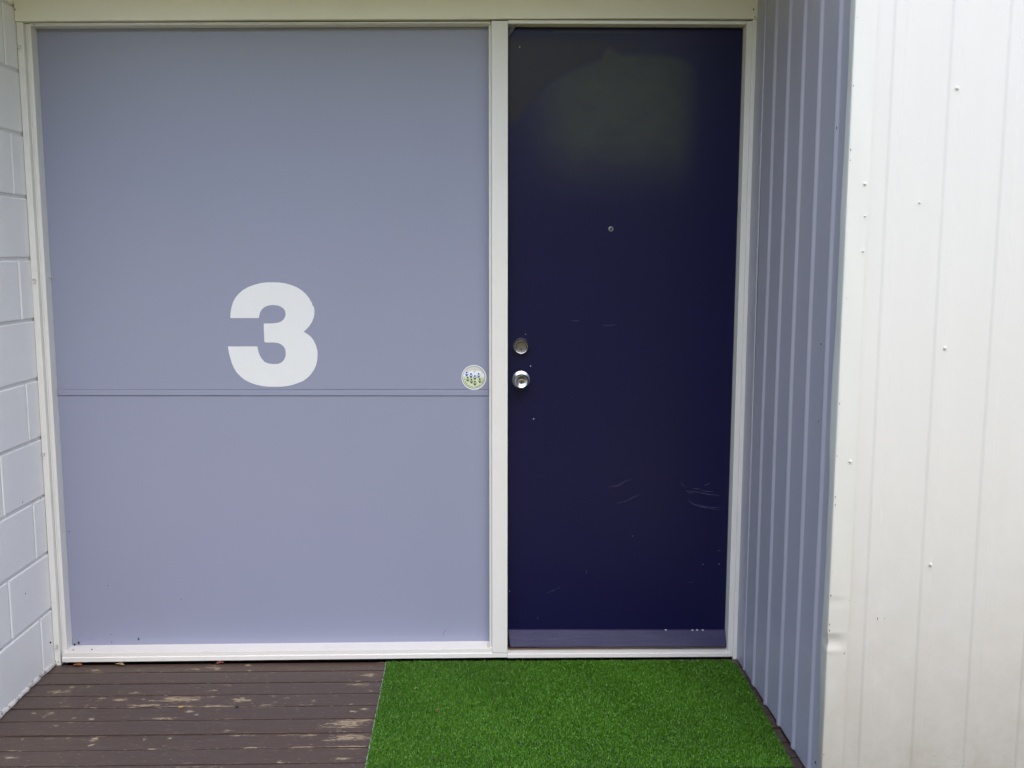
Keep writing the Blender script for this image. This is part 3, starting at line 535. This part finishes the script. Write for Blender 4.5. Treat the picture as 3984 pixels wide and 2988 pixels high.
# ------------------------------------------------------------------ ribbed metal side wall (lavender)
def rib(t, c0, pitch, half=0.0180, flat=0.0035, h=0.0066):
    d = abs((t - c0 + pitch / 2) % pitch - pitch / 2)
    if d >= half: return 0.0
    if d <= flat: return h
    k = (half - d) / (half - flat); return h * (3 * k * k - 2 * k ** 3)
PB, CB = 0.1424, -0.2246
def samples(a, b, c0, pitch):
    pts = set(np.round(np.linspace(a, b, 3), 5)); k0 = int(math.floor((a - c0) / pitch)) - 1
    for k in range(k0, k0 + int(abs(b - a) / pitch) + 4):
        for d in (-0.019, -0.018, -0.0165, -0.0145, -0.0128, -0.011, -0.009, -0.007, -0.005, 0, 0.005, 0.007, 0.009, 0.011, 0.0128, 0.0145, 0.0165, 0.018, 0.019):
            v = c0 + k * pitch + d
            if a < v < b: pts.add(round(v, 5))
    return sorted(pts)
ysb = samples(-0.9010, -0.1000, CB, PB); nzb = 90; zsb = np.linspace(0, 1, nzb)
rag = np.interp(np.linspace(0, 1, len(ysb)), np.linspace(0, 1, 40), rng.normal(0, 0.0022, 40))
sw = empty('side_wall', (XR, -0.45, 0.0)); tag(sw, 'lavender ribbed metal wall returning forward at the right of the door', 'wall')
def fsw(i, j):
    y = ysb[i]; z = 0.005 + rag[i] + (2.6 - 0.005) * zsb[j] ** 1.3
    wob = 0.0007 * math.sin(2.1 * z + 9 * y) + 0.0005 * math.sin(6.3 * z + 4 * y)
    return (XR - rib(y, CB, PB) + wob, y, z)
child(sw, strip_grid('ribbed_sheet', (len(ysb), nzb), fsw, LAVMETAL))
def ftr(i, j):
    y = (0.0, -0.02, -0.06, -0.096, -0.1035, -0.1065, -0.1085, -0.1085)[i]; dx = (0, 0, 0, 0, 0.0018, 0.0024, 0.0016, -0.0020)[i]; z = 0.004 + 2.59 * j / 40
    return (XR - 0.0025 - dx + 0.0005 * math.sin(3 * z), y, z)
child(sw, strip_grid('edge_trim', (8, 41), ftr, LAVMETAL))
for y, z, r in ((-0.815, 1.733, 0.0022), (-0.765, 1.185, 0.0020), (-0.77, 0.98, 0.0016), (-0.50, 0.62, 0.0016), (-0.845, 0.062, 0.0030), (-0.36, 1.70, 0.0012)):
    pellet(XR - 0.001 - (0.006 if abs(y + 0.794) < 0.03 else 0), y, z, r, sw, (0.5, 0.7, 1.8))

# ------------------------------------------------------------------ ribbed white front wall
PW, CW = 0.140, 0.992
xsw = samples(0.8900, 2.45, CW, PW); nzw = 60
ww = empty('front_wall', (1.6, YW, 0.0)); tag(ww, 'bright white ribbed metal wall in the right foreground', 'wall')
def fww(i, j):
    x = xsw[i]; z = 0.010 + 2.95 * j / (nzw - 1)
    return (x, YW - rib(x, CW, PW, 0.0185, 0.0100, 0.0034) + 0.0009 * math.sin(2.3 * z + 5 * x) + 0.0006 * math.sin(5.1 * z - 7 * x), z)
child(ww, strip_grid('ribbed_sheet', (len(xsw), nzw), fww, SHEET))
child(ww, box('wall_core', 0.915, 2.44, YW + 0.012, 0.12, -0.3, 2.95, INNER, 0))
# corner flashing with dents
ez = [0.0, 0.056, 0.26, 0.40, 0.518, 0.683, 0.888, 1.027, 1.186, 1.664, 2.03, 2.95]
ey = [-0.866, -0.866, -0.860, -0.851, -0.8596, -0.857, -0.8586, -0.849, -0.854, -0.8653, -0.8668, -0.867]
zf = sorted(set(list(np.round(np.linspace(0.0, 2.95, 150), 4)) + list(np.round(np.linspace(0.34, 0.60, 80), 4))))
G = lambda z, c, s: math.exp(-((z - c) / s) ** 2)
prof_n = 19
def ffl(i, j):
    z = zf[i]; ye = interp(z, ez, ey); dent = 0.0064 * G(z, 0.428, 0.017) + 0.0014 * G(z, 0.535, 0.013) - 0.0012 * G(z, 0.452, 0.006) - 0.0015 * G(z, 0.403, 0.008) - 0.0005 * G(z, 0.551, 0.006)
    rp = 0.0012 * math.sin(11 * z) + 0.0006 * math.sin(31 * z + 1)
    xi = XR - 0.0072; yo = YW - 0.0065
    xr = 0.9325 + 0.0015 * math.sin(4 * z) - 0.002 * G(z, 0.43, 0.05)
    if j < 6:
        t = j / 5; y = ye + t * (yo + 0.003 - ye)
        return (xi + 0.0016 * (1 - t) ** 3 + rp * (1 - t) + dent * 0.55 * t + (0.0030 if j == 0 else 0), y + (0.0003 if j == 0 else 0), z)
    if j == 6: return (xi + 0.0009 + dent * 0.5, yo + 0.0009 + dent * 0.5, z)
    t = (j - 7) / (prof_n - 9); t = min(t, 1)
    x = xi + 0.003 + t * (xr - xi - 0.003)
    y = yo + dent * (1 - 0.75 * t) * (0.6 + 0.4 * math.sin(3.1 * t + 0.5)) + 0.0004 * math.sin(17 * z + 3 * t)
    if j == prof_n - 1: return (xr - 0.0006, YW + 0.001, z)
    return (x, y, z)
fl = child(ww, strip_grid('corner_flashing', (len(zf), prof_n), ffl, FLASH)); fl['label'] = 'dented white metal corner flashing'
try: fl.data.set_sharp_from_angle(angle=math.radians(50))
except Exception: pass
mx = M('seam_dirt', (0.30, 0.275, 0.23), 0.8)
for za, zb in ((0.03, 0.12), (0.13, 0.335), (0.35, 0.43), (0.445, 0.60), (0.64, 0.71), (0.75, 0.90), (1.30, 1.42)):
    V = []
    for q in range(9):
        z = za + (zb - za) * q / 8; x = 0.9325 + 0.0015 * math.sin(4 * z) - 0.002 * G(z, 0.43, 0.05); hw = 0.0007 * math.sin(math.pi * (q + 0.5) / 9)
        V += [(x + 0.0002, YW - 0.0009, z), (x + 0.0004 + 2 * hw, YW - 0.0009, z)]
    child(ww, mesh('dirt_seam', V, [(2 * q, 2 * q + 1, 2 * q + 3, 2 * q + 2) for q in range(8)], mx.m))
# chipped edge of the flashing: dark flecks along the corner
for x, z, r in ((0.8838, 0.552, 0.0024), (0.8838, 0.474, 0.0018), (0.8838, 0.458, 0.0022), (0.9315, 0.539, 0.0014), (0.9250, 0.397, 0.0022), (0.8838, 1.049, 0.0024), (0.8850, 1.010, 0.0014), (0.8838, 0.916, 0.0016),
                (0.8838, 0.810, 0.0018), (0.8850, 0.79, 0.0015), (0.8838, 1.67, 0.0022), (0.8838, 1.645, 0.0015), (0.8838, 1.82, 0.0020), (0.8838, 1.30, 0.0013), (0.8838, 0.30, 0.0015), (1.010, 0.487, 0.0018), (1.028, 0.487, 0.0011), (0.9310, 0.18, 0.0012), (0.8838, 0.12, 0.0016)):
    pellet(x, (YW - 0.0062) if x < 0.95 else YW - 0.0002, z, r, ww, (0.6, 0.4, 1.7))
for x, z, s in ((1.137, 1.816, 1.0), (0.922, 1.589, 1.0), (0.926, 1.512, 0.5), (0.926, 1.427, 0.5), (1.144, 1.188, 1.0), (0.918, 0.902, 1.0), (1.139, 0.631, 1.0), (0.918, 0.068, 1.1), (1.062, 1.545, 0.55)):
    y = (YW - 0.0068) if x < 0.94 else YW - (0.0040 if abs(((x - CW + PW / 2) % PW) - PW / 2) < 0.013 else 0.0)
    r = 0.0030 * s
    child(ww, lathe_y('screw', [(r * 1.5, y + 0.003), (r * 1.5, y - 0.0006), (r * 1.25, y - 0.0014), (r * 0.95, y - 0.0016), (r * 0.9, y - 0.0042), (r * 0.7, y - 0.0052), (r * 0.15, y - 0.0055)], x, z, FLASH, 12))

# ------------------------------------------------------------------ artificial grass mat
poly = [(-0.347, -0.020), (0.850, -0.034), (0.868, -0.072), (0.8665, -0.26), (0.853, -0.768), (-0.334, -0.756)]
mt = empty('grass_mat', (0.26, -0.40, 0.0)); tag(mt, 'bright green artificial grass mat lying in front of the navy door', 'mat')
bm = bmesh.new(); f = bm.faces.new([bm.verts.new((x, y, 0.0025)) for x, y in poly]); gq = bmesh.ops.extrude_face_region(bm, geom=[f])
bmesh.ops.translate(bm, verts=[v for v in gq['geom'] if isinstance(v, bmesh.types.BMVert)], vec=(0, 0, 0.0045)); child(mt, from_bm('backing', bm, BACK))
N = 200000
PX = rng.uniform(-0.352, 0.872, N * 2); PY = rng.uniform(-0.772, -0.018, N * 2)
ins = np.zeros(len(PX), bool); k = len(poly) - 1
for i in range(len(poly)):
    xi_, yi_ = poly[i]; xk, yk = poly[k]
    cnd = ((yi_ > PY) != (yk > PY)) & (PX < (xk - xi_) * (PY - yi_) / (yk - yi_ + 1e-12) + xi_); ins ^= cnd; k = i
PX, PY = PX[ins][:N], PY[ins][:N]; n = len(PX)
az_ = rng.uniform(0, 2 * np.pi, n); lean = np.abs(rng.normal(0, 0.75, n)); hh = rng.uniform(0.0060, 0.0105, n); wd = rng.uniform(0.0005, 0.0009, n)
curl = rng.uniform(-0.4, 1.9, n); tw = rng.uniform(0, 2 * np.pi, n)
dx, dy = np.cos(az_), np.sin(az_); sx, sy = np.cos(tw), np.sin(tw)
vert = np.zeros((n, 5, 3), np.float32)
z0 = 0.0065
p1 = (PX + dx * np.sin(lean) * hh * 0.55, PY + dy * np.sin(lean) * hh * 0.55, z0 + np.cos(lean) * hh * 0.55)
l2 = lean + curl; p2 = (p1[0] + dx * np.sin(l2) * hh * 0.5, p1[1] + dy * np.sin(l2) * hh * 0.5, p1[2] + np.cos(l2) * hh * 0.5)
for c, (a0, a1, a2) in enumerate(((PX, p1[0], p2[0]), (PY, p1[1], p2[1]), (np.full(n, z0), p1[2], p2[2]))):
    sv = (sx, sy, np.zeros(n))[c]
    vert[:, 0, c] = a0 - sv * wd; vert[:, 1, c] = a0 + sv * wd; vert[:, 2, c] = a1 + sv * wd; vert[:, 3, c] = a1 - sv * wd; vert[:, 4, c] = a2
me = bpy.data.meshes.new('pile'); me.vertices.add(n * 5); me.vertices.foreach_set('co', vert.ravel())
base = np.arange(n) * 5
loops = np.stack([base, base + 1, base + 2, base + 3, base + 3, base + 2, base + 4], 1).ravel().astype(np.int32)
starts = np.stack([np.arange(n) * 7, np.arange(n) * 7 + 4], 1).ravel().astype(np.int32)
me.loops.add(n * 7); me.loops.foreach_set('vertex_index', loops); me.polygons.add(n * 2); me.polygons.foreach_set('loop_start', starts)
me.update(calc_edges=True); me.validate()
tint = np.clip(rng.normal(0.55, 0.16, n), 0, 0.92); tint = np.clip(tint + 0.09 * np.sin(5.2 * PX + 2.0 * np.sin(4.1 * PY)) * np.cos(6.3 * PY + 1.7 * PX) + 0.05 * np.sin(17 * PX + 9 * PY), 0, 0.95); tint[rng.random(n) < 0.03] = 1.0
ta = me.attributes.new('tint', 'FLOAT', 'POINT'); ta.data.foreach_set('value', np.repeat(tint, 5).astype(np.float32))
me.materials.append(TURF); po = link(bpy.data.objects.new('pile', me)); po['kind'] = 'stuff'; child(mt, po)
# curled frayed selvedge along the left edge
V, F = [], []; ne = 120
for i in range(ne):
    t = i / (ne - 1); x = -0.347 + 0.013 * t - 0.001 + random.uniform(-0.0012, 0.0008); y = -0.020 - 0.736 * t
    V += [(x, y, 0.0016), (x - 0.0008, y, 0.006 + random.uniform(0, 0.002)), (x + 0.003, y, 0.007)]
for i in range(ne - 1):
    for j in range(2): F.append((i * 3 + j, i * 3 + j + 1, (i + 1) * 3 + j + 1, (i + 1) * 3 + j))
mx = M('selvedge', (0.30, 0.33, 0.32), 0.8); child(mt, mesh('selvedge', V, F, mx.m))

# ------------------------------------------------------------------ dry leaves
def dry_leaf(x, y, z, L, W, rot, mat, label, curl=0.25):
    V, F = [], []; n = 9
    for i in range(n):
        t = i / (n - 1); wdt = W * math.sin(math.pi * min(1, t * 0.96 + 0.04)) ** 0.8
        for s in (-1, -0.5, 0, 0.5, 1):
            V.append(((t - 0.5) * L, s * wdt * 0.5 + 0.1 * W * math.sin(5 * t), abs(s) * wdt * curl + 0.10 * L * (t - 0.5) ** 2 * 4 * 0.4 + 0.0006 * math.sin(9 * t + s * 3)))
    for i in range(n - 1):
        for j in range(4): F.append((i * 5 + j, (i + 1) * 5 + j, (i + 1) * 5 + j + 1, i * 5 + j + 1))
    o = mesh('dry_leaf', V, F, mat, smooth=True); o.location = (x, y, z); o.rotation_euler = (0, 0, rot)
    sm = o.modifiers.new('thick', 'SOLIDIFY'); sm.thickness = 0.0004
    tag(o, label, 'leaf', 'dry leaves blown onto the porch')
dry_leaf(-1.415, -0.0090, 0.0020, 0.034, 0.020, 0.05, DL1, 'orange brown dry leaf under the sill next to the left corner', 0.2)
dry_leaf(-1.270, -0.0085, 0.0020, 0.036, 0.016, -0.25, DL2, 'tan curled dry leaf under the sill, second from the left corner', 0.3)
dry_leaf(-0.925, -0.0060, 0.0025, 0.026, 0.022, 0.5, DL3, 'reddish dry leaf half tucked under the sill', 0.3)
dry_leaf(-0.149, -0.421, 0.0190, 0.010, 0.009, 0.7, DL3, 'tiny red leaf scrap lying on the grass mat', 0.3)
dry_leaf(-0.229, -0.258, 0.0185, 0.016, 0.005, 0.9, DL2, 'tiny tan leaf blade lying on the grass mat', 0.3)
dry_leaf(-0.9604, -0.3445, 0.0012, 0.014, 0.010, 0.4, DL4, 'yellow petal lying on the brown deck boards', 0.3)
pellet(-0.7862, -0.343, 0.0018, 0.0060, deck, (1.1, 1.0, 0.4))

# ------------------------------------------------------------------ trees across the lawn (behind the viewer, mirrored in locks; their green on the door is painted)
def make_tree(name, x, y, hgt, rad, cz, label, seed):
    r = np.random.default_rng(seed); root = empty(name, (x, y, -0.42)); tag(root, label, 'tree', 'trees across the lawn')
    V, F = [], []; segs = 7; prev = None
    rings = [(0.17, 0.0), (0.13, 0.35), (0.105, 1.0), (0.08, cz * 0.7), (0.05, cz), (0.02, cz + rad * 0.6)]
    for i, (rr, z) in enumerate(rings):
        ox, oy = 0.06 * math.sin(i * 1.7 + seed), 0.06 * math.cos(i * 2.1)
        for k in range(8): V.append((ox + rr * math.cos(k * math.pi / 4), oy + rr * math.sin(k * math.pi / 4), z))
    for i in range(len(rings) - 1):
        for k in range(8): F.append((i * 8 + k, i * 8 + (k + 1) % 8, (i + 1) * 8 + (k + 1) % 8, (i + 1) * 8 + k))
    for q in range(9):                                              # limbs
        a = q * 2.4 + seed; zb = cz * 0.55 + 0.16 * q * rad * 0.5; b = len(V); e = Vector((math.cos(a) * rad * 0.8, math.sin(a) * rad * 0.8, zb + rad * 0.55))
        for (px, py, pz, rr) in ((0, 0, zb, 0.05), (e.x * 0.5, e.y * 0.5, zb + rad * 0.2, 0.035), (e.x, e.y, e.z, 0.010)):
            for k in range(5): V.append((px + rr * math.cos(k * 1.2566), py + rr * math.sin(k * 1.2566), pz))
        for i in range(2):
            for k in range(5): F.append((b + i * 5 + k, b + i * 5 + (k + 1) % 5, b + (i + 1) * 5 + (k + 1) % 5, b + (i + 1) * 5 + k))
    t = mesh('trunk', V, F, BARK); t.parent = root
    cl = r.normal(0, 1, (46, 3)); cl /= np.linalg.norm(cl, axis=1)[:, None]; cl *= (r.uniform(0.25, 1, 46) ** 0.5)[:, None] * np.array([rad, rad, rad * 0.85]); cl[:, 2] += cz
    nl = 4200; idx = r.integers(0, 46, nl); P = cl[idx] + r.normal(0, rad * 0.16, (nl, 3))
    d1 = r.normal(0, 1, (nl, 3)); d1 /= np.linalg.norm(d1, axis=1)[:, None]; d2 = np.cross(d1, r.normal(0, 1, (nl, 3))); d2 /= np.linalg.norm(d2, axis=1)[:, None]
    s = r.uniform(0.07, 0.14, nl)[:, None]
    VV = np.stack([P - d1 * s, P + d2 * s * 0.45, P + d1 * s, P - d2 * s * 0.45], 1).reshape(-1, 3)
    c = mesh('crown', VV.tolist(), [(4 * i, 4 * i + 1, 4 * i + 2, 4 * i + 3) for i in range(nl)], LEAF); c.parent = root
for tx, ty, tr, tz, lab, sd_ in ((-8.6, -8.9, 2.3, 2.7, 'leafy tree across the lawn, farthest beyond the block wall', 5), (-5.2, -8.6, 2.2, 2.6, 'leafy tree across the lawn, second beyond the block wall', 6),
                                (-1.7, -9.0, 2.1, 2.6, 'leafy tree across the lawn straight opposite the lavender panel', 9), (1.8, -8.9, 2.1, 2.9, 'leafy tree across the lawn opposite the navy door', 3),
                                (5.2, -9.1, 2.2, 2.6, 'leafy tree across the lawn opposite the white wall', 8), (8.7, -8.8, 2.3, 2.7, 'leafy tree across the lawn, farthest beyond the white wall', 12)):
    make_tree('broadleaf_tree', tx, ty, 5, tr, tz, lab, sd_)
